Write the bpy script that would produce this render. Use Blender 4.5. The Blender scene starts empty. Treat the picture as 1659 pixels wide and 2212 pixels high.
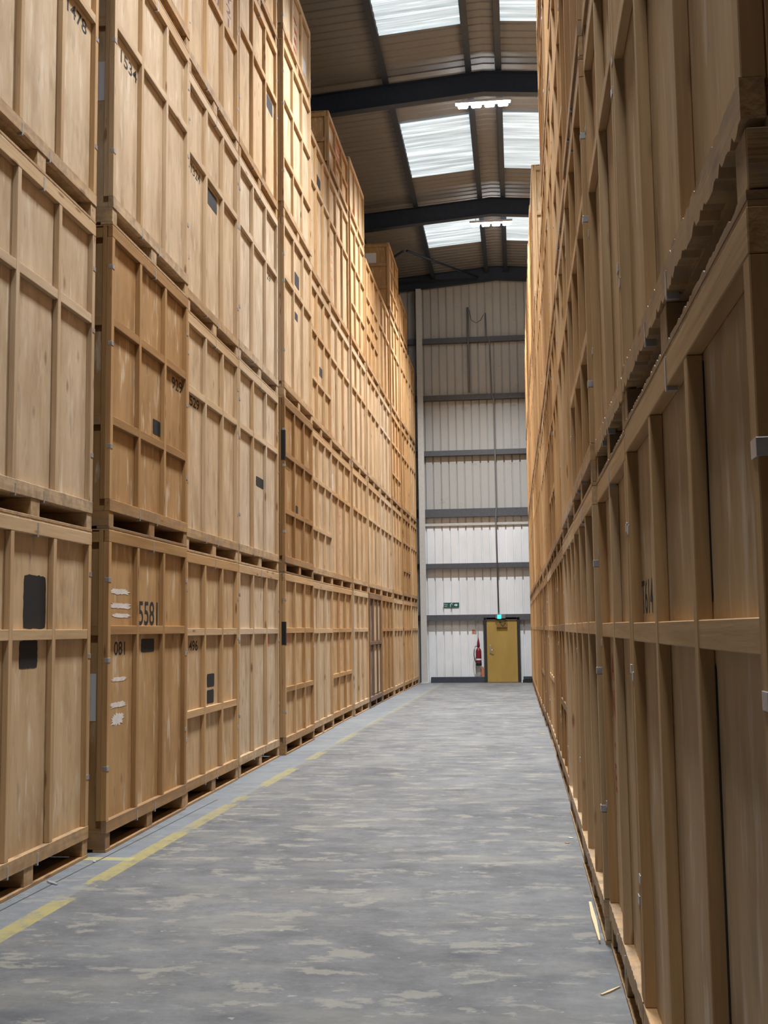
import bpy, bmesh, math, random
from mathutils import Vector, Matrix
random.seed(7)
S = bpy.context.scene
COL = S.collection

# ------------------------------------------------------------------ camera
F, YAW, PITCH, ROLL, CAM_H = 2486.0, .1142, .1019, -.0126, 1.6
f0 = Vector((-math.sin(YAW), math.cos(YAW), 0)); r0 = Vector((math.cos(YAW), math.sin(YAW), 0)); u0 = Vector((0, 0, 1))
fw = f0 * math.cos(PITCH) + u0 * math.sin(PITCH)
up = u0 * math.cos(PITCH) - f0 * math.sin(PITCH)
rt = r0 * math.cos(ROLL) + up * math.sin(ROLL)
up = up * math.cos(ROLL) - r0 * math.sin(ROLL)
cam = bpy.data.cameras.new('camera'); co = bpy.data.objects.new('camera', cam); COL.objects.link(co)
co.matrix_world = Matrix(((rt.x, up.x, -fw.x, 0), (rt.y, up.y, -fw.y, 0), (rt.z, up.z, -fw.z, CAM_H), (0, 0, 0, 1)))
cam.sensor_width = 36; cam.lens = F / 2212 * 36; cam.clip_end = 200; cam.clip_start = .02
S.camera = co

# ------------------------------------------------------------------ world, light levels, exposure
w = bpy.data.worlds.new('world'); S.world = w; w.use_nodes = True
w.node_tree.nodes['Background'].inputs[0].default_value = (.62, .75, .9, 1)
w.node_tree.nodes['Background'].inputs[1].default_value = .5
SKYLIGHT = .52        # radiance of the rooflight sheets
LED_W = 560           # watts of one linear fitting
S.view_settings.view_transform = 'Standard'; S.view_settings.look = 'None'
S.view_settings.exposure = .37; S.view_settings.gamma = 1; S.view_settings.use_curve_mapping = False
S.cycles.use_denoising = True
S.cycles.use_adaptive_sampling = True; S.cycles.adaptive_threshold = .08
S.cycles.max_bounces = 6; S.cycles.diffuse_bounces = 4; S.cycles.glossy_bounces = 2

# ------------------------------------------------------------------ materials
class NT:
    def __init__(s, name):
        s.m = bpy.data.materials.new(name); s.m.use_nodes = True
        s.t = s.m.node_tree; s.b = s.t.nodes['Principled BSDF']
    def n(s, kind, **kw):
        x = s.t.nodes.new(kind)
        for k, v in kw.items(): setattr(x, k, v)
        return x
    def l(s, a, b): s.t.links.new(a, b)
    def val(s, sock, v):
        if hasattr(v, 'links'): s.l(v, sock)
        else: sock.default_value = v
    def math(s, op, a, b=0, clamp=False):
        x = s.n('ShaderNodeMath', operation=op); x.use_clamp = clamp
        s.val(x.inputs[0], a); s.val(x.inputs[1], b); return x.outputs[0]
    def mix(s, f, a, b, mode='MIX'):
        x = s.n('ShaderNodeMix', data_type='RGBA', blend_type=mode)
        s.val(x.inputs[0], f)
        for i, v in ((6, a), (7, b)):
            if hasattr(v, 'links'): s.l(v, x.inputs[i])
            else: x.inputs[i].default_value = (*v, 1)
        return x.outputs[2]
    def ramp(s, f, stops, interp='LINEAR'):
        x = s.n('ShaderNodeValToRGB'); e = x.color_ramp.elements; x.color_ramp.interpolation = interp
        while len(e) < len(stops): e.new(.5)
        for el, (p, c) in zip(e, stops):
            el.position = p; el.color = (*c, 1) if len(c) == 3 else c
        s.l(f, x.inputs[0]); return x.outputs[0]
    def mapr(s, f, a, b, c=0., d=1.):
        x = s.n('ShaderNodeMapRange'); s.l(f, x.inputs[0])
        for i, v in zip((1, 2, 3, 4), (a, b, c, d)): x.inputs[i].default_value = v
        return x.outputs[0]
    def noise(s, vec, scale, detail=3, rough=.55, out=0):
        x = s.n('ShaderNodeTexNoise'); x.inputs['Scale'].default_value = scale
        x.inputs['Detail'].default_value = detail; x.inputs['Roughness'].default_value = rough
        if vec is not None: s.l(vec, x.inputs['Vector'])
        return x.outputs[out]
    def scaled(s, vec, sc):
        x = s.n('ShaderNodeVectorMath', operation='MULTIPLY'); s.l(vec, x.inputs[0]); x.inputs[1].default_value = sc
        return x.outputs[0]
    def objvec(s):
        tc = s.n('ShaderNodeTexCoord'); oi = s.n('ShaderNodeObjectInfo')
        c = s.n('ShaderNodeCombineXYZ'); r = s.math('MULTIPLY', oi.outputs['Random'], 57.3)
        r2 = s.math('MULTIPLY', oi.outputs['Random'], 211.7)
        s.l(r, c.inputs[0]); s.l(r2, c.inputs[1]); s.l(r, c.inputs[2])
        a = s.n('ShaderNodeVectorMath', operation='ADD'); s.l(tc.outputs['Object'], a.inputs[0]); s.l(c.outputs[0], a.inputs[1])
        return a.outputs[0], oi.outputs['Random']
    def bump(s, h, strength, dist=.01):
        x = s.n('ShaderNodeBump'); x.inputs['Strength'].default_value = strength; x.inputs['Distance'].default_value = dist
        s.l(h, x.inputs['Height']); s.l(x.outputs[0], s.b.inputs['Normal'])
    def out(s, col, rough=.6, metal=0., spec=.35):
        if hasattr(col, 'links'): s.l(col, s.b.inputs['Base Color'])
        else: s.b.inputs['Base Color'].default_value = (*col, 1)
        s.val(s.b.inputs['Roughness'], rough); s.b.inputs['Metallic'].default_value = metal
        s.b.inputs['Specular IOR Level'].default_value = spec
        return s.m

WOODRAMP = [(0, (.57, .472, .350)), (.25, (.55, .397, .236)), (.5, (.495, .306, .138)), (.75, (.335, .19, .075)), (1, (.17, .115, .080))]

def wood(name, grain, panel=False, dirt=False):
    k = NT(name); v, rnd = k.objvec()
    at = k.n('ShaderNodeAttribute', attribute_type='OBJECT', attribute_name='tone')
    tone = k.math('ADD', at.outputs['Fac'], k.math('MULTIPLY', k.math('SUBTRACT', rnd, .5), .10 if panel else .22), True)
    col = k.ramp(tone, WOODRAMP)
    fine = {'z': (38, 38, 1.6), 'y': (38, 1.6, 38), 'x': (1.6, 38, 38)}[grain]
    broad = {'z': (7, 7, .55), 'y': (7, .55, 7), 'x': (.55, 7, 7)}[grain]
    g = k.noise(k.scaled(v, fine), 1, 3, .6)
    if panel:
        g2 = k.noise(k.scaled(v, (16, 16, 1.1)), 1, 3, .6)
        col = k.mix(1, col, k.ramp(g2, [(.3, (.93, .91, .88)), (.7, (1.04, 1.04, 1.05))]), 'MULTIPLY')
    else:
        col = k.mix(1, col, k.ramp(g, [(.3, (.86, .82, .77)), (.7, (1.06, 1.06, 1.07))]), 'MULTIPLY')
    b = k.noise(k.scaled(v, (4.2, 4.2, 1.5) if panel else broad), 1, 5, .6)
    col = k.mix(1, col, k.ramp(b, [(.32, (.80, .75, .69)), (.5, (1, 1, 1)), (.68, (1.13, 1.14, 1.18))]), 'MULTIPLY')
    if panel:                                   # pale scuffs and small dark knots of rotary-cut ply
        sc = k.noise(k.scaled(v, (11, 11, 2.4)), 1, 3, .6)
        col = k.mix(k.mapr(sc, .56, .70, 0, .55), col, (.74, .66, .52))
        dk = k.noise(k.scaled(v, (8, 8, 2.6)), 1, 3, .6)
        col = k.mix(k.mapr(dk, .57, .72, 0, .48), col, (.27, .20, .13))
        vo = k.n('ShaderNodeTexVoronoi'); vo.inputs['Scale'].default_value = 1
        k.l(k.scaled(v, (5.5, 5.5, 2.6)), vo.inputs['Vector'])
        kn = k.mapr(vo.outputs['Distance'], .05, .17, 1, 0)
        pick = k.math('GREATER_THAN', k.n('ShaderNodeSeparateColor').outputs[0], .55)
        k.l(vo.outputs['Color'], pick.node.inputs[0].links[0].from_node.inputs[0])
        col = k.mix(k.math('MULTIPLY', k.math('MULTIPLY', kn, pick), .62), col, (.19, .10, .045))
        k.bump(b, .25, .012)
    else:
        vo = k.n('ShaderNodeTexVoronoi'); vo.inputs['Scale'].default_value = 1
        kv = {'z': (14, 14, 3.0), 'y': (14, 3.0, 14), 'x': (3, 14, 14)}[grain]
        k.l(k.scaled(v, kv), vo.inputs['Vector'])
        sep = k.n('ShaderNodeSeparateColor'); k.l(vo.outputs['Color'], sep.inputs[0])
        kn = k.math('MULTIPLY', k.mapr(vo.outputs['Distance'], .10, .22, 1, 0), k.math('GREATER_THAN', sep.outputs[0], .72))
        col = k.mix(k.math('MULTIPLY', kn, .75), col, (.17, .07, .028))
        k.bump(g, .2, .004)
    if dirt:
        d = k.noise(v, 9, 5, .7)
        col = k.mix(k.mapr(d, .42, .72, 0, .75), col, (.20, .155, .125))
    return k.out(col, .62, 0, .3)

M = {}
M['panel'] = wood('plywood', 'z', panel=True)
M['batten'] = wood('softwood_upright', 'z')
M['rail'] = wood('softwood_rail', 'y')
M['sill'] = wood('softwood_scuffed', 'y', dirt=True)
M['bearer'] = wood('softwood_bearer', 'x', dirt=True)

def plain(name, col, rough=.5, metal=0., var=.0, spec=.4):
    k = NT(name)
    if var:
        v, r = k.objvec(); n = k.noise(v, 14, 4, .65)
        c = k.mix(1, col, k.ramp(n, [(.3, (1 - var,) * 3), (.7, (1 + var,) * 3)]), 'MULTIPLY')
        return k.out(c, rough, metal, spec)
    return k.out(col, rough, metal, spec)
M['clip'] = plain('galvanised_clip', (.46, .47, .50), .42, .6, .2)
M['black_paint'] = plain('black_paint_and_gap', (.013, .012, .013), .75, 0, .12)
M['grey_paint'] = plain('charcoal_spray_paint', (.035, .037, .042), .75, 0, .15)
M['stencil'] = plain('stencil_ink', (.022, .019, .017), .75, 0, .12)
M['red_ink'] = plain('red_marker', (.42, .055, .05), .65, 0, .2)
M['pink_ink'] = plain('faded_red_paint', (.60, .27, .20), .7, 0, .2)
M['dark_red_ink'] = plain('dark_red_marker', (.16, .045, .045), .65, 0, .2)
M['paper'] = plain('white_paper', (.66, .67, .72), .6)
M['wrap'] = plain('glossy_wrap', (.80, .76, .73), .18, 0, .15, .7)
M['steel_dark'] = plain('navy_painted_steel', (.020, .030, .052), .55, .0, .15)
M['girt'] = plain('galvanised_girt', (.085, .092, .105), .55, .1, .15)
M['post'] = plain('pale_painted_steel', (.50, .50, .48), .5, 0, .08)
M['frame'] = plain('black_frame', (.030, .027, .026), .5)
M['plinth'] = plain('slate_plinth', (.045, .055, .075), .5, 0, .15)
M['metal'] = plain('brushed_metal', (.5, .5, .5), .35, .8)
M['red'] = plain('extinguisher_red', (.17, .014, .022), .4)
M['black'] = plain('black_rubber', (.018, .018, .02), .55)
M['white'] = plain('white_plastic', (.72, .73, .74), .4)
M['green'] = plain('sign_green', (.012, .105, .085), .45)
M['rust'] = plain('rust_smear', (.50, .20, .12), .8)
M['splinter'] = plain('raw_splinter', (.70, .55, .33), .7)
M['conduit'] = plain('grey_conduit', (.16, .165, .17), .5)
M['brown_plate'] = plain('brown_plate', (.20, .125, .035), .5)

def door_mat():
    k = NT('ochre_door_paint'); v, r = k.objvec()
    n = k.noise(k.scaled(v, (3, 3, 1)), 1, 4, .6)
    c = k.mix(1, (.40, .265, .072), k.ramp(n, [(.3, (.86, .86, .86)), (.7, (1.08, 1.08, 1.08))]), 'MULTIPLY')
    return k.out(c, .45)
M['door'] = door_mat()

def liner_mat():
    k = NT('white_steel_liner'); tc = k.n('ShaderNodeTexCoord'); v = tc.outputs['Object']
    n = k.noise(k.scaled(v, (1.2, 1.2, .5)), 1, 5, .6)
    c = k.mix(1, (.80, .83, .86), k.ramp(n, [(.32, (.86, .86, .85)), (.62, (1.03, 1.03, 1.03))]), 'MULTIPLY')
    sp = k.n('ShaderNodeSeparateXYZ'); k.l(v, sp.inputs[0])
    # older sheets higher up, their grey partly painted-in dim light; cobweb dirt on them
    old_and_dim = k.math('GREATER_THAN', sp.outputs[2], 5.05)
    c = k.mix(k.math('MULTIPLY', old_and_dim, .85), c, (.35, .348, .33))
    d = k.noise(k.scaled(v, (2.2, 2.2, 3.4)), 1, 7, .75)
    c = k.mix(k.math('MULTIPLY', k.mapr(d, .60, .74, 0, .55), old_and_dim), c, (.17, .165, .16))
    return k.out(c, .5)
M['liner'] = liner_mat()
M['roof'] = plain('roof_liner', (.170, .172, .180), .6, 0, .05)

def floor_mat():
    k = NT('worn_grey_floor_paint'); tc = k.n('ShaderNodeTexCoord'); v = tc.outputs['Object']
    sp = k.n('ShaderNodeSeparateXYZ'); k.l(v, sp.inputs[0]); X, Y = sp.outputs[0], sp.outputs[1]
    big = k.noise(k.scaled(v, (.9, .55, 1)), 1, 5, .6)
    c = k.ramp(big, [(.3, (.098, .103, .112)), (.5, (.136, .142, .151)), (.7, (.178, .184, .191))])
    fine = k.noise(v, 34, 4, .7)
    c = k.mix(1, c, k.ramp(fine, [(.3, (.9, .9, .9)), (.7, (1.07, 1.07, 1.07))]), 'MULTIPLY')
    md = k.noise(k.scaled(v, (2.2, 3.0, 1)), 1, 8, .72)          # mottled wear
    c = k.mix(1, c, k.ramp(md, [(.32, (.64, .65, .67)), (.5, (.98, .98, .98)), (.68, (1.28, 1.27, 1.24))]), 'MULTIPLY')
    st = k.noise(k.scaled(v, (.8, 1.9, 1)), 1, 7, .72)           # broad scuffs across the aisle
    c = k.mix(k.mapr(st, .50, .68, 0, .55), c, (.235, .228, .198))
    wn = k.noise(k.scaled(v, (2.6, 5.2, 1)), 1, 12, .72)         # chipped paint, bare screed showing
    c = k.mix(k.mapr(wn, .545, .575, 0, .62), c, (.285, .275, .232))
    wn2 = k.noise(k.scaled(v, (11, 13, 1)), 1, 6, .6)
    c = k.mix(k.mapr(wn2, .67, .69, 0, .75), c, (.33, .325, .30))
    dk = k.noise(k.scaled(v, (7, 10, 1)), 1, 6, .65)
    c = k.mix(k.mapr(dk, .66, .72, 0, .6), c, (.075, .08, .09))
    # cleaner blue-grey strip beside the left row, behind the yellow line
    line = k.math('ADD', k.math('MULTIPLY', k.math('SUBTRACT', Y, 6.5), .0185), -2.775)
    off = k.math('SUBTRACT', X, line)
    strip = k.math('MULTIPLY', k.math('LESS_THAN', off, 0), k.mapr(wn, .40, .56, .8, .35))
    c = k.mix(strip, c, k.mix(big, (.17, .195, .22), (.235, .262, .285)))
    # yellow line, worn through in places
    on = k.math('LESS_THAN', k.math('ABSOLUTE', off), .062)
    wy = k.noise(k.scaled(v, (2.0, .72, 1)), 1, 1, .4)
    wy2 = k.noise(k.scaled(v, (9, 7, 1)), 1, 6, .7)
    yy = k.math('DIVIDE', k.math('SUBTRACT', k.math('ADD', Y, k.math('MULTIPLY', k.math('SUBTRACT', wy2, .5), .9)), 5), 20)
    seg = k.ramp(yy, [((a - 5) / 20, (b, b, b)) for a, b in ((5, 1), (6.85, .05), (7.3, 1), (9.15, .2), (9.35, .8), (10.65, .12), (10.9, .7), (11.25, .08), (11.9, .9), (13.4, .1), (14.3, .75), (15.3, .12), (16.5, .65), (18, .2), (19.5, .5), (21, .15), (22.3, .4))], 'CONSTANT')
    keep = k.math('MULTIPLY', seg, k.mapr(wy2, .36, .54, .35, 1))
    fade = k.mapr(Y, 8, 26, 1, .6)
    c = k.mix(k.math('MULTIPLY', k.math('MULTIPLY', on, keep), k.math('MULTIPLY', fade, .95)), c, (.33, .285, .115))
    cross = k.math('MULTIPLY', k.math('LESS_THAN', k.math('ABSOLUTE', k.math('SUBTRACT', Y, 8.13)), .055), k.math('LESS_THAN', k.math('ABSOLUTE', k.math('SUBTRACT', X, -2.95)), .19))
    c = k.mix(k.math('MULTIPLY', cross, k.mapr(wy2, .3, .5, .3, .8)), c, (.42, .385, .17))
    jo = k.math('ADD', X, k.math('ADD', 3.035, k.math('MULTIPLY', k.math('SUBTRACT', Y, 6.6), -.03)))
    c = k.mix(k.math('MULTIPLY', k.math('LESS_THAN', k.math('ABSOLUTE', jo), .006), k.math('LESS_THAN', Y, 11.)), c, (.05, .05, .055))
    k.bump(wn, .12, .004)
    return k.out(c, k.mapr(md, .3, .7, .62, .46), 0, .3)
M['floor'] = floor_mat()

def emit(name, col, strength, streak=False):
    k = NT(name); k.b.inputs['Base Color'].default_value = (*([c * .25 for c in col] if streak else col), 1)
    if streak:                                   # grime lines along the ribs of the translucent sheet
        tc = k.n('ShaderNodeTexCoord'); v = tc.outputs['Object']
        n = k.noise(k.scaled(v, (.45, 15, 1)), 1, 4, .6)
        c = k.mix(1, col, k.ramp(n, [(.36, (.62, .66, .68)), (.47, (.95, .97, .98)), (.55, (1.15, 1.15, 1.15)), (.66, (2.0, 2.0, 1.95))]), 'MULTIPLY')
        k.l(c, k.b.inputs['Emission Color'])
    else: k.b.inputs['Emission Color'].default_value = (*col, 1)
    k.b.inputs['Emission Strength'].default_value = strength
    return k.m
M['skylight'] = emit('translucent_rooflight', (.86, .96, 1.0), SKYLIGHT, True)
M['led'] = emit('led_diffuser', (.93, .97, 1.0), 60)
M['green_lamp'] = emit('green_exit_lamp', (.02, .62, .42), 2.2)

# ------------------------------------------------------------------ mesh helpers
CACHE = {}
def box_mesh(dx, dy, dz, mat, bev=.0025):
    key = (round(dx, 3), round(dy, 3), round(dz, 3), mat, bev)
    if key not in CACHE:
        bm = bmesh.new(); bmesh.ops.create_cube(bm, size=1)
        for v in bm.verts: v.co = Vector((v.co.x * dx, v.co.y * dy, v.co.z * dz))
        if bev: bmesh.ops.bevel(bm, geom=list(bm.edges), offset=bev, segments=1, affect='EDGES', profile=.5)
        me = bpy.data.meshes.new(mat + '_board'); bm.to_mesh(me); bm.free(); me.materials.append(M[mat])
        CACHE[key] = me
    return CACHE[key]
def mesh_from(bm, name, mat):
    me = bpy.data.meshes.new(name); bm.to_mesh(me); bm.free(); me.materials.append(M[mat]); return me
def link(name, me, parent=None, loc=(0, 0, 0), tone=None, rot=None):
    o = bpy.data.objects.new(name, me); COL.objects.link(o)
    if parent: o.parent = parent
    o.location = loc
    if rot: o.rotation_euler = rot
    if tone is not None: o['tone'] = float(max(0, min(1, tone)))
    return o
def bx(name, parent, x0, x1, y0, y1, z0, z1, mat, tone=None, bev=.0025):
    return link(name, box_mesh(x1 - x0, y1 - y0, z1 - z0, mat, bev), parent, ((x0 + x1) / 2, (y0 + y1) / 2, (z0 + z1) / 2), tone)
def thing(name, label, cat, loc=(0, 0, 0), rz=0, group=None):
    o = bpy.data.objects.new(name, None); COL.objects.link(o); o.empty_display_size = .2
    o.location = loc; o.rotation_euler = (0, 0, rz); tag(o, label, cat, group); return o
def tag(o, label, cat, group=None):
    o['label'] = label; o['category'] = cat
    if group: o['group'] = group
    return o
def structure(o): o['kind'] = 'structure'; return o
def tube_mesh(pts, r, name, mat, n=8):
    bm = bmesh.new(); rings = []
    pts = [Vector(p) for p in pts]
    for i, p in enumerate(pts):
        d = (pts[min(i + 1, len(pts) - 1)] - pts[max(i - 1, 0)]).normalized()
        a = d.cross(Vector((0, 0, 1)) if abs(d.z) < .9 else Vector((1, 0, 0))).normalized(); b = d.cross(a)
        rings.append([bm.verts.new(p + (a * math.cos(t) + b * math.sin(t)) * r) for t in [2 * math.pi * q / n for q in range(n)]])
    for A, B in zip(rings, rings[1:]):
        for q in range(n): bm.faces.new((A[q], A[(q + 1) % n], B[(q + 1) % n], B[q]))
    bm.faces.new(rings[0]); bm.faces.new(rings[-1][::-1])
    bmesh.ops.recalc_face_normals(bm, faces=bm.faces[:])
    for f in bm.faces: f.smooth = len(f.verts) == 4
    return mesh_from(bm, name, mat)
def lathe_mesh(prof, name, mat, n=20):
    bm = bmesh.new(); rings = []
    for r, z in prof: rings.append([bm.verts.new((r * math.cos(2 * math.pi * q / n), r * math.sin(2 * math.pi * q / n), z)) for q in range(n)])
    for A, B in zip(rings, rings[1:]):
        for q in range(n): bm.faces.new((A[q], A[(q + 1) % n], B[(q + 1) % n], B[q]))
    bm.faces.new(rings[0][::-1]); bm.faces.new(rings[-1])
    for f in bm.faces: f.smooth = len(f.verts) == 4
    return mesh_from(bm, name, mat)
def prism(outline, axis, a0, a1, name, mat):
    """extrude a 2-D outline along an axis; outline is in the other two axes in xyz order"""
    bm = bmesh.new()
    def P(p, a): return {'x': (a, p[0], p[1]), 'y': (p[0], a, p[1]), 'z': (p[0], p[1], a)}[axis]
    A = [bm.verts.new(P(p, a0)) for p in outline]; B = [bm.verts.new(P(p, a1)) for p in outline]
    n = len(outline)
    for i in range(n): bm.faces.new((A[i], A[(i + 1) % n], B[(i + 1) % n], B[i]))
    bm.faces.new(A[::-1]); bm.faces.new(B); bmesh.ops.recalc_face_normals(bm, faces=bm.faces[:])
    return mesh_from(bm, name, mat)
def jag_mesh(L, h, d, seed, low, high, mat):
    """board running along y with chipped lower and upper edges"""
    R = random.Random(seed); n = max(8, int(L / .022))
    ys = [-L / 2 + L * i / n for i in range(n + 1)]
    lo = [(y, -h / 2 + (R.random() ** 3) * low) for y in ys]; hi = [(y, h / 2 - (R.random() ** 3) * high) for y in ys]
    return prism(lo + hi[::-1], 'x', -d / 2, d / 2, 'chipped_board', mat)
def text_mesh(txt, height, width, mat, vertical=False):
    key = ('t', txt, round(height, 3), round(width, 3), mat, vertical)
    if key in CACHE: return CACHE[key]
    cu = bpy.data.curves.new('stencil', 'FONT'); cu.body = '\n'.join(txt) if vertical else txt
    cu.align_x = 'CENTER'; cu.align_y = 'CENTER'; cu.offset = .012; cu.space_line = .95
    ob = bpy.data.objects.new('stencil', cu); COL.objects.link(ob)
    bpy.context.view_layer.update()
    me = bpy.data.meshes.new_from_object(ob.evaluated_get(bpy.context.evaluated_depsgraph_get()))
    bpy.data.objects.remove(ob); bpy.data.curves.remove(cu)
    xs = [v.co.x for v in me.vertices]; ys = [v.co.y for v in me.vertices]
    cx, cy = (min(xs) + max(xs)) / 2, (min(ys) + max(ys)) / 2
    sx, sy = width / (max(xs) - min(xs)), height / (max(ys) - min(ys))
    for v in me.vertices: v.co = Vector((0, (v.co.x - cx) * sx, (v.co.y - cy) * sy))
    me.materials.clear(); me.materials.append(M[mat]); me.name = 'stencil'; CACHE[key] = me
    return me
def blob_mesh(wd, ht, mat, seed, rough=.12):
    """flat patch of sprayed or smeared paint, or a painted-in dark gap, with a slightly uneven outline, facing +x"""
    R = random.Random(seed); pts = []
    for i in range(40):
        t = 2 * math.pi * i / 40; c, s = math.cos(t), math.sin(t)
        p = 5.0 if rough > .2 else 14.0
        k = (abs(c) ** p + abs(s) ** p) ** (-1 / p)
        k *= 1 + (R.random() - .5) * rough
        pts.append((c * k * wd / 2, s * k * ht / 2))
    return prism(pts, 'x', 0, .0012, 'paint_gap_patch', mat)

# ------------------------------------------------------------------ building shell
RIDGE_X, ROOF_Z, SLOPE = -.42, 12.66, .08
XW0, XW1, YB, YE = -10.6, 9.8, -9.0, 34.75
def roof_z(x): return ROOF_Z - SLOPE * abs(x - RIDGE_X)
bx_floor = link('floor', box_mesh(XW1 - XW0 + .6, YE - YB + .6, .2, 'floor', 0), None, (0, 0, 0)); structure(bx_floor)
# floor mesh keeps world coordinates so that its paint lies where it should
me = bx_floor.data
for v in me.vertices: v.co += Vector(((XW0 + XW1) / 2, (YB + YE) / 2, -.1))

def liner_wall(name, along, a0, a1, z0, top, fixed, flip):
    """profiled sheet: wide flats with a narrow groove every 0.24 m"""
    bm = bmesh.new(); prof = []
    a = a0
    while a < a1:
        prof += [(a, 0), (min(a + .198, a1), 0), (min(a + .204, a1), -.05), (min(a + .234, a1), -.05)]; a += .24
    prof.append((a1, 0))
    prev = None
    for p, d in prof:
        q = fixed - d * flip
        pos = (p, q) if along == 'x' else (q, p)
        A = bm.verts.new((*pos, z0)); B = bm.verts.new((*pos, top(p) if callable(top) else top))
        if prev: bm.faces.new((prev[0], A, B, prev[1]))
        prev = (A, B)
    o = link(name, mesh_from(bm, name, 'liner')); structure(o); return o
liner_wall('wall_front', 'x', XW0, XW1, 0, lambda x: roof_z(x), YE, 1)
liner_wall('wall_back', 'x', XW0, XW1, 0, lambda x: roof_z(x), YB, -1)
liner_wall('wall_left', 'y', YB, YE, 0, roof_z(XW0), XW0, -1)
liner_wall('wall_right', 'y', YB, YE, 0, roof_z(XW1), XW1, 1)

# rooflights: y ranges per bay; sheets between the purlins on both sides of the ridge
BAYS = [(3.5, 6.5), (10.2, 13.2), (16.95, 20.0), (23.8, 26.75), (30.0, 31.95)]
SKX = [(-2.28, -.785), (-.075, 1.42)]
def ceiling():
    bm = bmesh.new(); prof = []; y = YB
    while y < YE:
        prof += [(y, 0), (y + .15, 0), (y + .17, .018), (y + .23, .018)]; y += .25
    for xa, xb in ((XW0, RIDGE_X), (RIDGE_X, XW1)):
        prev = None
        for p, d in prof:
            A = bm.verts.new((xa, min(p, YE), roof_z(xa) + d)); B = bm.verts.new((xb, min(p, YE), roof_z(xb) + d))
            if prev: bm.faces.new((prev[0], prev[1], B, A))
            prev = (A, B)
    structure(link('ceiling', mesh_from(bm, 'ceiling', 'roof')))
ceiling()
n = 0
for y0, y1 in BAYS:
    for x0, x1 in SKX:
        n += 1; bm = bmesh.new(); prev = None; y = y0; prof = []
        while y < y1 - .01:
            prof += [(y, 0), (min(y + .12, y1), 0), (min(y + .15, y1), -.03), (min(y + .22, y1), -.03)]; y += .25
        prof.append((y1, 0))
        for p, d in prof:
            A = bm.verts.new((x0, p, roof_z(x0) - .035 + d)); B = bm.verts.new((x1, p, roof_z(x1) - .035 + d))
            if prev: bm.faces.new((prev[0], prev[1], B, A))
            prev = (A, B)
        structure(link('window_%d' % n, mesh_from(bm, 'rooflight', 'skylight')))

# lap joints of the roof sheets
for i, y in enumerate((25.0,)):
    for j, (xa, xb) in enumerate(((XW0 + .1, RIDGE_X), (RIDGE_X, XW1 - .1))):
        bm = bmesh.new()
        vs = [bm.verts.new((x, yy, roof_z(x) + dz)) for x, yy, dz in ((xa, y, -.008), (xb, y, -.008), (xb, y + .035, -.008), (xa, y + .035, -.008), (xa, y, -.001), (xb, y, -.001), (xb, y + .035, -.001), (xa, y + .035, -.001))]
        for q in ((0, 1, 2, 3), (7, 6, 5, 4), (0, 4, 5, 1), (1, 5, 6, 2), (2, 6, 7, 3), (3, 7, 4, 0)): bm.faces.new([vs[a] for a in q])
        structure(link('trim_%d' % (j + 1), mesh_from(bm, 'lap_joint', 'conduit')))

# portal rafters
def rafter(y, depth, wd, label, off=.2):
    bmt = []
    xs = (XW0 + .2, RIDGE_X, XW1 - .2)
    ol = [(x, roof_z(x) - off) for x in xs] + [(x, roof_z(x) - off - depth) for x in xs[::-1]]
    t = thing('roof_rafter', label, 'steel beam', (0, y, 0), 0, 'roof rafters')
    link('web', prism(ol, 'y', -.006, .006, 'rafter_web', 'steel_dark'), t)
    for a, b in ((off, off + .015), (off + depth - .016, off + depth)):
        o2 = [(x, roof_z(x) - a) for x in xs] + [(x, roof_z(x) - b) for x in xs[::-1]]
        link('flange', prism(o2, 'y', -wd / 2, wd / 2, 'rafter_flange', 'steel_dark'), t)
rafter(21.7, .44, .19, 'dark navy rafter crossing the roof in front of the nearer lamp, nearest of three')
rafter(28.4, .44, .19, 'dark navy rafter crossing the roof between the two lamps, second of three')
rafter(34.55, .42, .14, 'thin dark rafter along the top of the white end wall', .02)

# purlins (zed sections) along the roof
for x, lab in ((-7.23, 'dark roof purlin fourth to the left of the ridge, above the crates'), (-5.6, 'dark roof purlin third left of the rooflights, above the left row of crates'),
               (-3.97, 'dark roof purlin left of the rooflights, nearest the left crates'), (-2.345, 'dark roof purlin along the left edge of the left rooflights'),
               (-.715, 'dark ridge purlin beside the right edge of the left rooflights'), (-.135, 'dark ridge purlin beside the left edge of the right rooflights'),
               (1.5, 'dark roof purlin along the right edge of the right rooflights'), (3.13, 'dark roof purlin to the right of the rooflights, above the right crates')):
    z = roof_z(x); ol = [(x - .06, z - .012), (x - .06, z - .004), (x + .006, z - .004), (x + .006, z - .182), (x + .065, z - .182), (x + .065, z - .165), (x + .072, z - .165), (x + .072, z - .19), (x - .05, z - .19), (x - .05, z - .182), (x - .002, z - .182), (x - .002, z - .012)]
    tag(link('roof_purlin', prism(ol, 'y', YB + .05, YE - .05, 'purlin', 'steel_dark')), lab, 'steel beam', 'roof purlins')
# wind bracing near the end wall
for a, b, lab in (((-2.85, 31.3, 12.18), (-.97, 34.4, 12.28), 'thin dark diagonal brace sloping right to the end wall under the roof'),
                  ((-2.95, 31.3, 12.18), (-5.2, 34.3, 11.98), 'thin dark diagonal brace sloping left to the end wall under the roof')):
    tag(link('roof_brace', tube_mesh([a, b], .035, 'brace', 'steel_dark')), lab, 'steel rod', 'roof braces')

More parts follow.
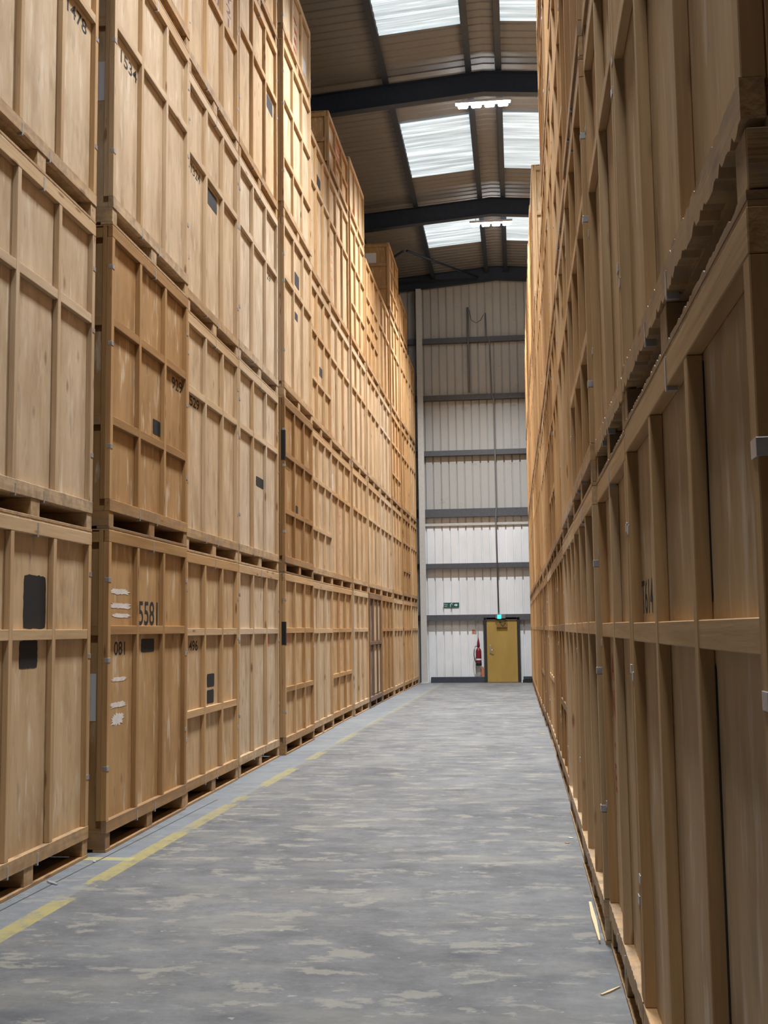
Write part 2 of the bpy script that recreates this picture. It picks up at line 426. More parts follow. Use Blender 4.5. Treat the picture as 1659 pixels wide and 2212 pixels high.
# end wall rails
RAILS = [(1.93, .17), (3.48, .15), (5.08, .25), (6.91, .16), (8.62, .16), (10.40, .16)]
names = ['grey wall rail level with the top of the yellow door', 'grey wall rail above the exit sign on the end wall', 'thick double grey rail halfway up the end wall, above the pale band',
         'fourth grey wall rail up the end wall', 'fifth grey wall rail up the end wall', 'topmost grey rail on the end wall below the gable rafter']
for (z, h), lab in zip(RAILS, names):
    y1 = YE - .005; y0 = YE - .16
    ol = [(y0, z - h / 2), (y1, z - h / 2), (y1, z - h / 2 + .02), (y0 + .02, z - h / 2 + .02), (y0 + .02, z + h / 2 - .02), (y1, z + h / 2 - .02), (y1, z + h / 2), (y0, z + h / 2)]
    tag(link('wall_rail', prism(ol, 'x', XW0 + .1, XW1 - .1, 'girt', 'girt')), lab, 'steel rail', 'end wall rails')
structure(bx('trim_3', None, XW0 + .1, XW1 - .1, YE - .05, YE - .002, 4.70, 4.78, 'post'))
# gable posts
def gable_post(x, lab):
    t = thing('gable_post', lab, 'steel post', (x, YE - .28, 0), 0)
    bx('flange', t, -.085, .085, -.1, -.088, 0, 12.0, 'post'); bx('flange', t, -.085, .085, .088, .1, 0, 12.0, 'post'); bx('web', t, -.005, .005, -.088, .088, 0, 12.0, 'post')
    bx('base_plate', t, -.12, .12, -.13, .13, 0, .02, 'post')
gable_post(-2.80, 'tall pale steel post at the end wall beside the left crates')
structure(bx('baseboard_front', None, -2.62, -1.02, YE - .1, YE - .003, 0, .17, 'plinth'))
structure(bx('baseboard_right', None, .12, 3.0, YE - .1, YE - .003, 0, .17, 'plinth'))
# conduits and cable stains
tag(link('cable_conduit', tube_mesh([(-.565, YE - .19, 2.05), (-.585, YE - .19, 5.0), (-.56, YE - .19, 5.2), (-.57, YE - .19, 8.5), (-.63, YE - .19, 8.7), (-.66, YE - .19, 10.35), (-.75, YE - .19, 10.5), (-.77, YE - .19, 11.2)], .022, 'conduit', 'conduit')), 'thin grey conduit rising from the green lamp up the end wall', 'conduit')
tag(link('cable_conduit', tube_mesh([(-1.31, YE - .19, 8.75), (-1.31, YE - .19, 11.4)], .032, 'conduit', 'conduit')), 'shorter grey conduit on the upper end wall, left of the long one', 'conduit')
tag(link('hanging_wire', tube_mesh([(-1.26, YE - .19, 11.32), (-1.2, YE - .2, 11.0), (-1.05, YE - .2, 10.9), (-.92, YE - .2, 10.98), (-.82, YE - .19, 11.16)], .008, 'wire', 'black')), 'thin dark wire sagging between the two conduit tops on the end wall', 'wire')

# door
DX0, DX1, DH = -.935, -.035, 1.86
d = bpy.data.objects.new('door_1', None); COL.objects.link(d); d.location = (DX0, YE, 0); structure(d)
W_ = DX1 - DX0
bx('leaf', d, 0, W_, -.13, -.085, .01, DH, 'door')
bx('door_frame', d, -.085, -.003, -.16, -.03, 0, DH + .06, 'frame'); bx('door_frame', d, W_ + .003, W_ + .085, -.16, -.03, 0, DH + .06, 'frame')
bx('door_head', d, -.003, W_ + .003, -.16, -.03, DH + .004, DH + .06, 'frame')
h = bx('handle_plate', d, .075, .125, -.142, -.131, .86, 1.10, 'metal')
hh = link('lever', tube_mesh([(0, 0, 0), (0, -.045, 0), (.1, -.05, -.004)], .011, 'lever', 'metal'), h, (0, -.006, -.02))
cl = bx('door_closer', d, .30, .62, -.185, -.132, DH - .235, DH - .09, 'brown_plate')
link('closer_arm', tube_mesh([(-.08, -.01, .07), (.02, -.1, .1), (.16, -.02, .12)], .01, 'arm', 'frame'), cl)

# green emergency lamp, sign, extinguisher, mat
t = thing('exit_lamp', 'small glowing green emergency exit lamp above the yellow door', 'lamp', (-.53, YE - .19, 1.95))
bx('lamp_housing', t, -.13, .16, -.03, .03, -.06, .05, 'conduit'); bx('green_lens', t, -.075, .035, -.05, -.032, -.07, .05, 'green_lamp')
t = thing('exit_sign', 'green fire exit sign with white figure and arrow on end wall', 'sign', (-1.98, YE - .01, 2.31))
bx('sign_board', t, -.235, .235, -.012, -.002, -.075, .075, 'green')
def flat(name, pts, y, mat, parent): return link(name, prism(pts, 'y', y - .003, y, name, mat), parent)
flat('arrow', [(.09, -.02), (.09, .02), (.135, .02), (.135, .048), (.195, 0), (.135, -.048), (.135, -.02)], -.013, 'white', t)
fig = [(-.03, -.055), (-.008, -.01), (-.03, .008), (-.018, .024), (.01, .03), (.03, .012), (.045, .016), (.042, .026), (.026, .026), (.014, .046), (-.012, .043), (-.04, .022), (-.044, .004), (-.022, -.008), (-.045, -.05)]
flat('running_figure', [(x - .0, z) for x, z in fig], -.013, 'white', t)
flat('figure_head', [(.022 + .012 * math.cos(a), .058 + .012 * math.sin(a)) for a in [q * math.pi / 5 for q in range(10)]], -.013, 'white', t)
for k_, (tx, x0, x1, zc) in enumerate((('Fire', -.215, -.115, .025), ('exit', -.205, -.125, -.028))):
    mt = text_mesh(tx, .034, x1 - x0, 'white')
    o = link('sign_lettering', mt, t, ((x0 + x1) / 2, -.0155, zc), None, (0, 0, -math.pi / 2))
t = thing('fire_extinguisher', 'dark red fire extinguisher hanging on the end wall left of the door', 'fire extinguisher', (-1.19, YE - .13, .52))
link('cylinder', lathe_mesh([(.02, 0), (.08, .0), (.085, .03), (.085, .40), (.07, .46), (.04, .50), (.03, .52)], 'cylinder', 'red'), t)
link('base_cup', lathe_mesh([(.075, -.02), (.089, -.015), (.089, .07), (.0865, .075)], 'cup', 'black'), t)
link('label_band', lathe_mesh([(.0862, .14), (.0868, .142), (.0868, .185), (.0862, .187)], 'band', 'paper'), t)
link('valve_head', lathe_mesh([(.03, .52), (.045, .56), (.04, .64), (.022, .74), (.008, .82)], 'valve', 'red', 14), t)
link('hose', tube_mesh([(-.02, -.03, .56), (-.09, -.04, .55), (-.125, -.04, .45), (-.135, -.04, .3), (-.115, -.05, .16), (-.085, -.06, .08)], .012, 'hose', 'black'), t)
link('hanging_cord', tube_mesh([(0, 0, .82), (.005, .03, 1.32)], .006, 'cord', 'conduit'), t)
for i, (x, z, a, b, lab) in enumerate(((-1.33, 1.50, .09, .13, 'orange rust mark on the end wall above the fire extinguisher'), (-1.09, .30, .11, .30, 'orange rust smear low on the end wall beside the door'))):
    o = link('rust_smear', blob_mesh(a, b, 'rust', 40 + i, .6), None, (x, YE - .002, z), None, (0, 0, -math.pi / 2)); tag(o, lab, 'stain', 'rust marks')
o = link('rubber_block', prism([(-.26, 0), (.26, 0), (.26, .07), (.2, .12), (-.2, .12), (-.26, .07)], 'y', -.12, .12, 'block', 'black'), None, (.36, YE - .26, .0)); tag(o, 'low black rubber block on the floor right of the yellow door', 'block')

# linear lamps
def linear_lamp(y, lab, k=1.):
    t = thing('linear_lamp', lab, 'lamp', (-.455, y, 12.2), 0, 'linear roof lamps')
    bx('housing', t, -.56, .56, -.07, .07, .012, .07, 'white')
    for i in range(4):
        x = -.405 + .27 * i
        bx('diffuser', t, x - .10, x + .10, -.07, .07, -.06, .011, 'led', None, .02)
        la = bpy.data.lights.new('lamp_light', 'AREA'); la.shape = 'RECTANGLE'; la.size = .19; la.size_y = .12; la.energy = LED_W * k / 4; la.color = (.97, .985, 1); la.spread = math.radians(112)
        lo = bpy.data.objects.new('lamp_light', la); COL.objects.link(lo); lo.parent = t; lo.location = (x, 0, -.063)
    for sx in (-.4, .4): link('drop_rod', tube_mesh([(sx, 0, .07), (sx, 0, roof_z(-.455 + sx) - 12.2 - .02)], .008, 'rod', 'conduit', 6), t)
linear_lamp(22.5, 'bright white linear lamp under the nearer rafter')
linear_lamp(29.5, 'bright white linear lamp further back, near the end wall')
for y, k in ((15.5, .85), (8.5, .66), (1.8, .36)): linear_lamp(y, 'white linear lamp hanging from the roof above the near aisle', k)

# ------------------------------------------------------------------ crates
D = 1.5
def crate(loc, rz, wd, ht, tone, rails, label, group, near=False, side=False, jag=False, bays=3, marks=(), pal=None, clips=True, ysign=1):
    t = thing('storage_crate', label, 'crate', loc, rz, group)
    R = random.Random(label); pal = tone + .12 if pal is None else pal
    ty = lambda a=.05: tone + .06 + (R.random() - .5) * a
    zt = ht - .012
    # base
    for y0, y1 in ((0, .10), (wd / 2 - .07, wd / 2 + .07), (wd - .10, wd)):
        bx('bearer', t, -D, -.004, y0, y1, .022, .135, 'bearer', pal + .03)
    if jag:
        link('skid', jag_mesh(wd, .022, .10, R.random(), .0, .012, 'sill'), t, (-.05, wd / 2, .011), pal + .2)
        link('bottom_rail', jag_mesh(wd, .095, .045, R.random(), .026, .014, 'sill'), t, (-.019, wd / 2, .1825), pal)
    else:
        bx('skid', t, -.10, 0, 0, wd, 0, .022, 'sill', pal + .12)
        bx('bottom_rail', t, -.041, .003, 0, wd, .135, .225, 'sill', pal)
    bx('deck', t, -D, -.042, .001, wd - .001, .136, .154, 'sill', pal, 0)
    # box
    bx('front_panel', t, -.052, -.040, .035, wd - .035, .155, zt - .01, 'panel', tone, 0)
    for y0 in (.034, wd - .046): bx('side_panel', t, -D + .02, -.053, y0, y0 + .012, .155, zt - .01, 'panel', tone + .08, 0)
    bx('back_panel', t, -D, -D + .012, .02, wd - .02, .155, zt - .01, 'panel', tone, 0)
    bx('lid', t, -D, -.002, .001, wd - .001, zt, ht - .001, 'panel', tone + .1, 0)
    # frame on the front
    pw = .056
    for y0 in (0, wd - pw): bx('corner_post', t, -.046, 0, y0, y0 + pw, .226, zt - .088, 'batten', ty(.16))
    for i in range(1, bays):
        y = wd * i / bays; bx('batten', t, -.0395, -.0005, y - .026, y + .026, .226, zt - .088, 'batten', ty(.14))
    bx('top_rail', t, -.0395, .0005, 0, wd, zt - .087, zt, 'rail', ty(.16))
    for z in rails: bx('mid_rail', t, -.0394, -.003, pw, wd - pw, z - .034, z + .034, 'rail', ty(.2))
    if side:
        for ys in ((0,) if side == 1 else (wd,)):
            a, b = (0, .033) if ys == 0 else (wd - .033, wd)
            bx('side_post', t, -.080, -.047, a, b, .226, zt - .001, 'batten', ty(.1)); bx('side_post', t, -D, -D + .07, a, b, .226, zt - .001, 'batten', ty(.1))
            for z in [zt - .05] + list(rails): bx('side_rail', t, -D + .07, -.081, a, b, z - .04, z + .04, 'bearer', ty())
            bx('side_batten', t, -D * .5 - .03, -D * .5 + .03, a + .001, b, .226, zt - .09, 'batten', ty())
    # steel clips and straps
    if clips:
        for y0 in (-.002, wd - .046):
            for zf in (.20, .60, .85):
                z = .2 + (ht - .3) * (zf + (R.random() - .5) * .1)
                bx('corner_clip', t, -.03, .003, y0, y0 + .048, z - .017, z + .017, 'clip', None, .001)
    if near:
        for y in (wd * .34, wd * .56):
            bx('steel_strap', t, -.03, .0055, y - .008, y + .008, .12, .20, 'clip', None, .001)
        bx('steel_strap', t, -.03, .003, wd * .52 - .01, wd * .52 + .01, zt - .10, zt - .004, 'clip', None, .001)
    for i, m in enumerate(marks):
        kind = m[0]
        if kind == 'text':
            _, txt, yc, zc, h_, w_, mat = m[:7]
            link('stencil_number', text_mesh(txt, h_, w_, mat), t, (-.0392, yc, zc))
        elif kind == 'vtext':
            _, txt, yc, zc, h_, w_, mat = m
            link('vertical_lettering', text_mesh(txt, h_, w_, mat, True), t, (-.0392, yc, zc))
        elif kind == 'patch':
            _, y0, y1, z0, z1, mat = m
            nm = {'wrap': 'wrap_scrap', 'paper': 'paper_label'}.get(mat, 'paint_gap_patch')
            link(nm, blob_mesh(y1 - y0, z1 - z0, mat, len(label) * 7 + i, .5 if mat == 'wrap' else .04), t, (-.0396, (y0 + y1) / 2, (z0 + z1) / 2))
        elif kind == 'scrawl':                # worn red writing no longer legible: separate strokes
            _, yc, z0, z1, wd_, mat = m
            q = 0
            while z0 + q * .16 < z1:
                zc = z0 + q * .16
                link('worn_lettering', blob_mesh(wd_ * R.uniform(.25, .9), .085 * R.uniform(.5, 1), mat, R.random(), .9), t, (-.0396, yc + R.uniform(-.2, .2) * wd_, zc)); q += 1
        elif kind == 'sidelabel':             # sheet of paper on the side that faces the camera
            _, x0, x1, z0, z1 = m
            bx('paper_label', t, x0, x1, .031, .0335, z0, z1, 'paper', None, 0)
        elif kind == 'inset':                 # replaced sheet of a different ply
            _, y0, y1, z0, z1, tn = m
            bx('replaced_sheet', t, -.0405, -.037, y0, y1, z0, z1, 'panel', tn, 0)
        elif kind == 'post_strap':            # black strip nailed over the corner
            _, z0, z1 = m
            bx('corner_strap', t, -.05, .006, -.004, .04, z0, z1, 'black', None, .001)
    return t

ORD = ['first', 'second', 'third', 'fourth', 'fifth', 'sixth', 'seventh', 'eighth', 'ninth', 'tenth', 'eleventh', 'twelfth', 'thirteenth', 'fourteenth', 'fifteenth']
TIER = ['bottom tier', 'second tier', 'third tier', 'fourth tier', 'top tier']
def tone_word(t): return 'whitish' if t < .07 else 'pale' if t < .24 else 'straw' if t < .42 else 'tan' if t < .6 else 'brown' if t < .85 else 'dark brown'

def T(s, y0, y1, z0, z1, mat='stencil'): return ('text', s, (y0, y1), (z0, z1), mat)
# left row: per stack y0, y1, x of the front, heights of the tier joints, then crates bottom to top
# crate: tone, rails, feature words, marks with world y and height above the crate's own base, options
MR, LR = 1.595, .83
def P(y0, y1, z0, z1, mat='black_paint'): return ('patch', y0, y1, z0, z1, mat)
LEFT = [  # bottom crates of the nearer stacks toned paler to offset weaker light
 (6.16, 8.17, -3.11, [2.345, 4.69, 7.05], [
   (.30, [MR], 'with tall black painted patches', [P(7.09, 7.44, 1.635, 1.985), P(7.04, 7.32, 1.38, 1.56)], {}),
   (.16, [MR], 'with bare pale panels', [], {}),
   (.13, [MR], 'stencilled 1478', [T('1478', 7.64, 8.02, 1.42, 1.53)], {})]),
 (8.34, 10.40, -3.04, [2.385, 4.75, 7.19, 9.55], [
   (.56, [MR], 'stencilled 5581 with glossy wrap scraps', [T('5581', 9.15, 9.65, 1.66, 1.86), T('081', 8.58, 8.83, 1.43, 1.535), P(9.22, 9.56, 1.44, 1.55), P(8.52, 8.9, 1.90, 1.94, 'wrap'), P(8.52, 8.93, 1.79, 1.83, 'wrap'), P(8.53, 8.93, 1.72, 1.75, 'wrap'), P(8.55, 8.85, 1.23, 1.26, 'wrap'), P(8.52, 8.86, 1.03, 1.07, 'wrap'), P(8.56, 8.8, .9, .98, 'wrap')], dict(side=1, sl=(-.16, -.10, .95, 1.30), pal=.62)),
   (.58, [MR, LR], 'with two rails and small black patch', [P(9.48, 9.69, .92, 1.05), T('929', 10.02, 10.34, 1.43, 1.54)], dict(side=1)),
   (.13, [MR], 'stencilled 1534', [T('1534', 8.58, 8.98, 1.44, 1.55)], dict(side=1, sl=(-.2, -.084, 1.02, 1.34))),
   (.17, [MR], 'cut off by the picture top', [], dict(side=1, pal=.5))]),
 (10.45, 12.47, -3.06, [2.354, 4.652, 7.056, 9.40], [
   (.37, [MR, LR], 'stencilled 496 with two black blots', [T('496', 10.68, 10.98, 1.42, 1.52), P(11.32, 11.6, 1.05, 1.18), P(11.32, 11.58, .885, 1.02)], {}),
   (.17, [MR], 'stencilled 529', [T('529', 10.67, 11.0, 1.43, 1.53)], {}),
   (.13, [MR], 'stencilled 1324 beside a black patch', [T('1324', 10.67, 11.0, 1.46, 1.56), P(11.22, 11.66, 1.38, 1.56, 'grey_paint')], {}),
   (.24, [MR - .35], 'marked 570 in dark red', [T('570', 11.16, 11.72, 1.33, 1.50, 'dark_red_ink'), ('vtext', 'Y218', (12.0, 12.3), (1.22, 1.75), 'dark_red_ink')], dict(pal=.3))]),
 (12.55, 14.70, -3.07, [2.355, 4.675, 7.08, 9.49], [
   (.15, [MR], 'with faint dark blot under right rail', [P(13.97, 14.28, 1.42, 1.55, 'pink_ink')], {}),
   (.10, [MR], 'with small framed black number plate', [P(13.55, 13.98, 1.0, 1.12, 'stencil'), T('1460', 13.58, 13.95, 1.03, 1.09, 'paper')], {}),
   (.02, [MR], 'of fresh wood', [T('1329', 14.02, 14.4, 1.45, 1.54)], dict(pal=.0)),
   (.30, [MR], 'with grey patch under right rail', [P(14.2, 14.56, 1.36, 1.55, 'grey_paint')], dict(pal=.5)),
   (.34, [], 'half height', [], dict(pal=.6))]),
 (14.86, 17.0, -3.02, [2.36, 4.70, 7.19, 9.73], [
   (.44, [MR, LR], 'with black strip on its corner', [P(15.0, 15.25, 1.42, 1.55, 'pink_ink'), ('post_strap', 1.42, 1.72)], dict(side=1, pal=.6)),
   (.70, [MR, LR], 'with black corner strip and dark spot', [P(15.75, 15.98, .88, .99), P(15.0, 15.4, 1.42, 1.54, 'brown_plate'), ('post_strap', 1.5, 1.9)], dict(side=1, pal=.7)),
   (.20, [MR], 'with two black patches one above another', [P(15.8, 16.14, 1.83, 2.03, 'grey_paint'), P(15.8, 16.03, 1.33, 1.44, 'grey_paint')], dict(side=1)),
   (.17, [MR, LR], 'with two rails below the half crate', [], dict(side=1)),
   (.15, [], 'half height with red scrawl', [('scrawl', (15.93, 0), .35, .95, .3, 'red_ink'), P(16.5, 16.8, .38, .6, 'paper'), P(15.0, 15.3, .8, .98, 'wrap')], dict(side=1, pal=.35))]),
 (17.03, 19.05, -3.06, [2.34, 4.68, 7.05, 9.49], [
   (.17, [MR], 'with faint stamp under left rail', [P(17.15, 17.4, 1.44, 1.54, 'pink_ink')], {}),
   (.22, [MR, LR], 'with two rails, no markings', [], {}),
   (.30, [MR, LR], 'with black square above lower rail', [P(18.08, 18.46, 1.03, 1.18, 'grey_paint')], {}),
   (.27, [MR], 'with grey patch, open top', [P(17.95, 18.3, 1.82, 2.0, 'grey_paint')], {})]),
 (19.12, 21.40, -3.08, [2.35, 4.68, 7.06, 9.53], [
   (.42, [MR, LR], 'with worn pinkish lettering', [('scrawl', (20.25, 0), .95, 2.1, .28, 'pink_ink')], dict(pal=.55)),
   (.30, [MR], 'with worn red vertical lettering', [('scrawl', (20.25, 0), .35, 1.9, .2, 'pink_ink'), P(19.25, 19.5, 1.65, 1.95, 'wrap')], {}),
   (.17, [MR], 'with faded pink lettering', [('scrawl', (20.9, 0), 1.65, 2.0, .3, 'pink_ink'), ('scrawl', (19.4, 0), .3, 1.5, .2, 'pink_ink')], {}),
   (.25, [MR], 'under the red stained half crate', [('scrawl', (19.5, 0), .7, 1.5, .25, 'pink_ink')], {}),
   (.45, [], 'half height stained red', [('scrawl', (20.25, 0), .3, 1.0, .5, 'red_ink'), P(19.2, 19.6, .45, .95, 'wrap')], dict(side=1, pal=.6, sl=(-.5, -.25, .3, .62)))]),
 (21.45, 23.55, -3.05, [2.35, 4.66, 7.05, 9.58], [
   (.14, [MR], 'without markings', [], {}), (.27, [MR], 'without markings', [], {}), (.18, [MR], 'without markings', [], {}),
   (.30, [MR, LR], 'with two rails', [], {}),
   (.22, [], 'half height with red mark', [('scrawl', (22.2, 0), .35, .8, .35, 'red_ink')], dict(pal=.4))]),
 (23.6, 25.7, -3.03, [2.35, 4.65, 7.02, 9.47], [
   (.97, [1.32], 'weathered dark with pale sheets', [('inset', 1.05, 1.95, .25, 1.27, .12), ('inset', 1.05, 1.95, 1.37, 2.2, .3)], dict(pal=.95)),
   (.22, [MR], 'with split dark panel seam', [P(24.95, 25.02, .45, 1.4, 'black_paint')], {}), (.14, [MR], 'without markings', [], {}),  # narrow black patch paints in the dark of the split seam
   (.42, [MR, LR, 1.2], 'with three close rails', [], {})]),
 (25.75, 27.95, -3.02, [2.35, 4.65, 7.0, 9.46], [
   (.62, [MR], 'in orange toned ply', [], {}), (.12, [MR], 'without markings', [], {}), (.10, [MR], 'without markings', [], {}), (.36, [MR], 'beside the tall top crate', [], {})]),
 (28.05, 30.2, -3.0, [2.35, 4.65, 7.0, 9.46], [
   (.20, [MR], 'without markings', [], {}), (.30, [MR], 'without markings', [], {}), (.48, [MR, LR], 'with two rails', [], {}), (.36, [MR], 'under the tall top crate', [], dict(side=1)),
   (.50, [1.3, .72], 'tall with white side label', [P(28.3, 28.7, 1.0, 1.6, 'wrap')], dict(side=1, sl=(-.62, -.34, 1.36, 1.62)))]),
 (30.25, 32.3, -2.97, [2.35, 4.65, 7.0, 9.46], [
   (.46, [MR], 'without markings', [], {}), (.64, [MR, LR], 'with two rails and dark patch', [P(30.4, 30.8, 1.7, 1.95)], {}), (.50, [MR], 'without markings', [], {}), (.40, [MR], 'without markings', [], {}),
   (.55, [], 'half height, furthest of top crates', [], dict(pal=.6))]),
 (32.35, 34.2, -2.95, [2.35, 4.65, 7.0, 9.46], [
   (.24, [MR], 'beside the pale post', [], {}), (.40, [MR], 'beside the pale post', [], {}), (.26, [MR], 'beside the pale post', [], {}), (.36, [MR], 'beside the pale post', [], {})]),
]
TOPS = {3: 10.66, 4: 10.96, 6: 10.67, 7: 10.81, 10: 11.32, 11: 10.62}

RIGHT = [  # y0, y1, x front, joints, bays, crates; near bottom crates paled to offset weak light
 (2.06, 4.46, .425, [2.36, 4.70, 7.07, 9.5], 3, [  # thin black strips on its bottom crate paint in the dark gap by a batten
   (.37, [MR - .015], 'stencilled T614', [T('T614', 4.06, 4.41, 1.645, 1.77), P(2.818, 2.845, .3, 1.5), P(2.822, 2.845, 1.66, 2.24)], dict(side=2, pal=.4)), (.44, [MR - .1], 'above the crate stencilled T614', [], dict(side=2, jag=1, pal=.62)), (.5, [MR], 'out of sight overhead', [], dict(side=2)), (.5, [MR], 'out of sight overhead', [], dict(side=2))]),
 (4.48, 6.07, .425, [2.34, 4.68, 7.05, 9.5], 2, [
   (.38, [MR - .01], 'with red vertical lettering', [('vtext', 'AN-E', (5.82, 5.97), (.79, 1.47), 'red_ink')], dict(jag=1, pal=.42)), (.44, [MR], 'with chipped bottom rail', [], dict(jag=1, pal=.62)), (.50, [MR], 'narrow', [], {}), (.45, [MR], 'narrow', [], {})]),
 (6.10, 8.15, .402, [2.34, 4.69, 7.05, 9.5], 3, [
   (.32, [MR], 'projecting into the aisle', [], dict(pal=.25, jag=1)), (.42, [MR, LR], 'with two rails, projecting', [], dict(pal=.5)), (.5, [MR], 'projecting', [], {}), (.4, [MR], 'projecting', [], {})]),
 (8.17, 10.40, .412, [2.34, 4.68, 7.05, 9.5], 3, [
   (.25, [MR], 'with pale uprights', [], dict(pal=.12)), (.30, [MR], 'with clean uprights', [], dict(pal=.25)), (.34, [MR, LR], 'with two rails', [], {}), (.4, [MR], 'without markings', [], {})]),
 (10.46, 12.55, .432, [2.35, 4.68, 7.05, 9.5], 3, [
   (.72, [MR, LR], 'with low second rail', [], dict(pal=.7)), (.55, [MR], 'set back from the aisle', [], {}), (.35, [MR], 'set back', [], {}), (.4, [MR], 'set back', [], {}), (.4, [], 'half height', [], {})]),
 (12.6, 14.65, .43, [2.35, 4.68, 7.05, 9.5], 3, [
   (.70, [MR], 'without markings', [], {}), (.62, [MR, LR], 'with two rails', [], {}), (.45, [MR], 'without markings', [], {}), (.5, [MR], 'without markings', [], {}), (.4, [], 'half height', [], {})]),
 (14.72, 16.85, .435, [2.35, 4.68, 7.05], 3, [
   (.24, [MR, LR + .1], 'with pale face and low rail', [], {}), (.60, [MR], 'without markings', [], {}), (.36, [MR], 'open on top', [], {})]),
 (16.92, 19.1, .43, [2.35, 4.68, 7.05], 3, [
   (.72, [MR], 'without markings', [], {}), (.28, [MR], 'without markings', [], {}), (.52, [MR], 'open on top', [], {})]),
 (19.2, 21.3, .412, [2.35, 4.68, 7.05, 9.5], 3, [
   (.75, [MR, LR], 'with two rails', [], {}), (.62, [MR], 'without markings', [], {}), (.5, [MR], 'without markings', [], dict(side=2)), (.2, [MR], 'with pale end', [], dict(side=2))]),
 (21.37, 23.5, .40, [2.35, 4.68, 7.05, 9.6], 3, [
   (.66, [MR], 'without markings', [], {}), (.5, [MR], 'without markings', [], {}), (.34, [MR], 'without markings', [], {}), (.46, [MR], 'without markings', [], {})]),
 (23.57, 25.7, .39, [2.35, 4.68, 7.05, 9.6], 3, [
   (.58, [MR], 'without markings', [], {}), (.4, [MR], 'without markings', [], {}), (.5, [MR], 'without markings', [], {}), (.55, [MR], 'without markings', [], {})]),
 (25.77, 27.85, .385, [2.35, 4.68, 7.05, 9.55], 3, [
   (.5, [MR], 'without markings', [], {}), (.6, [MR], 'without markings', [], {}), (.4, [MR], 'without markings', [], {}), (.6, [MR], 'without markings', [], {})]),
 (27.92, 30.0, .38, [2.35, 4.68, 7.05, 9.5], 3, [
   (.6, [MR], 'without markings', [], {}), (.4, [MR], 'without markings', [], {}), (.45, [MR], 'without markings', [], {}), (.5, [MR], 'without markings', [], {})]),
 (30.07, 32.15, .375, [2.35, 4.68, 7.05, 9.5], 3, [
   (.4, [MR], 'without markings', [], {}), (.5, [MR], 'without markings', [], {}), (.45, [MR], 'without markings', [], {}), (.5, [MR], 'without markings', [], {})]),
 (32.2, 34.3, .37, [2.35, 4.68, 7.05, 9.5], 3, [
   (.5, [MR], 'beside the end wall', [], {}), (.5, [MR], 'beside the end wall', [], {}), (.4, [MR], 'beside the end wall', [], {}), (.5, [MR], 'beside the end wall', [], {})]),
]

def fix(marks, conv):
    out = []
    for m in marks:
        if m[0] == 'text': a, b = sorted(map(conv, m[2])); out.append(('text', m[1], (a + b) / 2, sum(m[3]) / 2, m[3][1] - m[3][0], b - a, m[4]))
        elif m[0] == 'vtext': a, b = sorted(map(conv, m[2])); out.append(('vtext', m[1], (a + b) / 2, sum(m[3]) / 2, m[3][1] - m[3][0], b - a, m[4]))
        elif m[0] == 'patch': a, b = sorted(map(conv, m[1:3])); out.append(('patch', a, b, m[3], m[4], m[5]))
        elif m[0] == 'scrawl': out.append(('scrawl', conv(m[1][0]), *m[2:]))
        else: out.append(m)
    return out

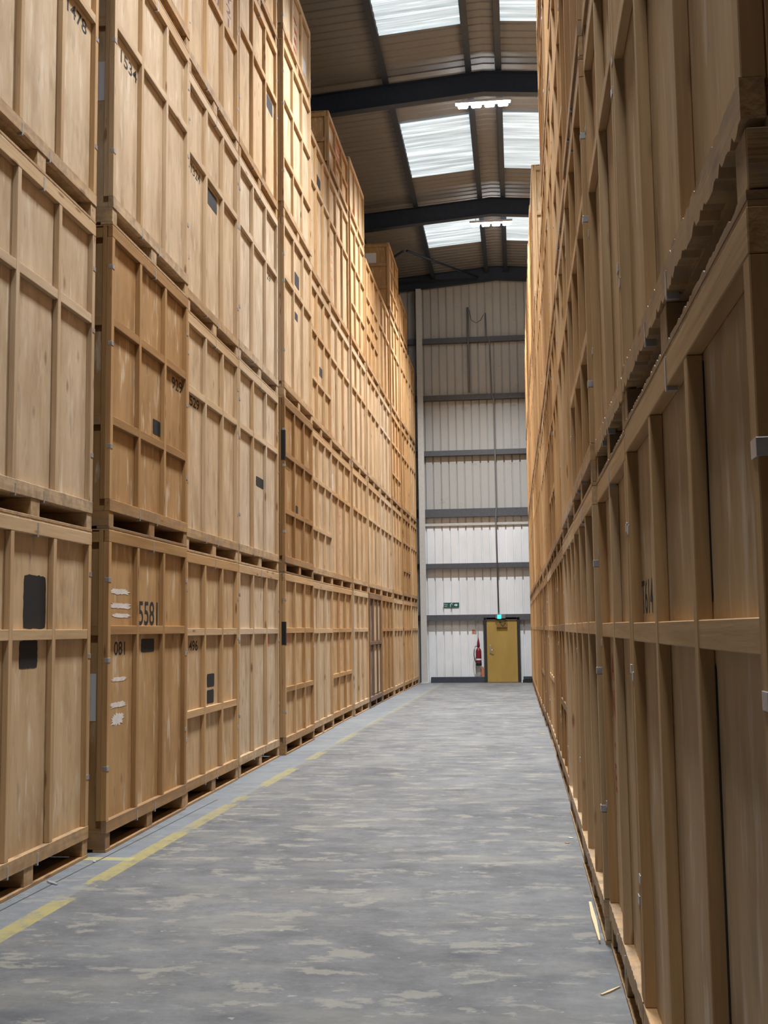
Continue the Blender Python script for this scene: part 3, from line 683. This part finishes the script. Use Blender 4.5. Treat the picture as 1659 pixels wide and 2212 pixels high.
for s, (y0, y1, x, tops, crs) in enumerate(LEFT):
    zs = [0] + tops
    if len(crs) == 5: zs = zs[:5] + [TOPS[s]]
    for lv, (tone, rails, feat, marks, op) in enumerate(crs):
        op = dict(op); ht = zs[lv + 1] - zs[lv]
        mk = fix(marks, lambda y: y - y0)
        if 'sl' in op: mk.append(('sidelabel', *op.pop('sl')))
        if ht < 1.4 and not rails: rails = [ht * .55] if s in (6,) else []
        k = ht / 2.345 if ht > 2 else 1
        lab = '%s plywood crate %s, %s, %s stack, left row' % (tone_word(tone), feat, TIER[lv], ORD[s])
        crate((x, y0, zs[lv]), 0, y1 - y0, ht, tone, [r * k for r in rails], lab, 'crates of the left row', near=y0 < 13, marks=mk, clips=y0 < 18, **op)
for s, (y0, y1, x, tops, bays, crs) in enumerate(RIGHT):
    zs = [0] + tops + [10.7]  # upper crates of the near stacks are unseen, added to block light
    for lv, (tone, rails, feat, marks, op) in enumerate(crs):
        if y0 < 5.9 and lv == 3: continue            # wholly above the frame and behind the tier below
        ht = zs[lv + 1] - zs[lv]
        lab = '%s plywood crate %s, %s, %s stack, right row' % (tone_word(tone), feat, TIER[lv], ORD[s])
        crate((x, y1, zs[lv]), math.pi, y1 - y0, ht, tone, rails, lab, 'crates of the right row', near=y0 < 9, marks=fix(marks, lambda y: y1 - y), clips=y0 < 18, bays=bays, **op)
# unseen stack added beyond the near end of the right row to block light
for lv, z in enumerate((0, 2.36, 4.7, 7.07)):
    crate((.53, 1.96, z), math.pi, 2.1, 2.34, .5, [MR], 'tan plywood crate in the dark, nearest the camera, %s, right row' % TIER[lv], 'crates of the right row', clips=False)

# ------------------------------------------------------------------ litter on the floor
def sliver(p, q, wd, th, lab, mat='splinter', name='wood_splinter'):
    p, q = Vector((*p, 0)), Vector((*q, 0)); m = (p + q) / 2; L = (q - p).length; a = math.atan2(q.y - p.y, q.x - p.x)
    ol = [(-L / 2, -wd * .3), (-L * .1, -wd * .5), (L / 2, -wd * .15), (L / 2, wd * .2), (0, wd * .5), (-L / 2, wd * .3)]
    o = link(name, prism(ol, 'z', 0, th, name, mat), None, (m.x, m.y, .001), None, (0, 0, a)); tag(o, lab, 'litter', 'scraps on the floor')
sliver((.322, 5.28), (.412, 5.40), .014, .006, 'pale wood splinter pointing into the aisle by the nearest right crates')
sliver((.375, 6.95), (.372, 6.12), .024, .018, 'long pale split lath lying along the foot of the right crates')
sliver((.26, 17.9), (.40, 17.65), .02, .008, 'thin pale sliver on the floor far down the right side')
sliver((.345, 9.1), (.378, 9.07), .02, .004, 'white paper scrap on the floor by the right crates', 'paper', 'paper_scrap')
sliver((.31, 8.88), (.337, 8.86), .018, .004, 'small orange scrap on the floor beside the white scrap', 'rust', 'paper_scrap')
sliver((-3.07, 7.37), (-2.97, 7.27), .03, .008, 'grey metal offcut lying beside the left pallets', 'clip', 'metal_offcut')
sliver((-3.01, 8.02), (-2.99, 8.0), .02, .006, 'tiny white scrap by the second left stack', 'paper', 'paper_scrap')
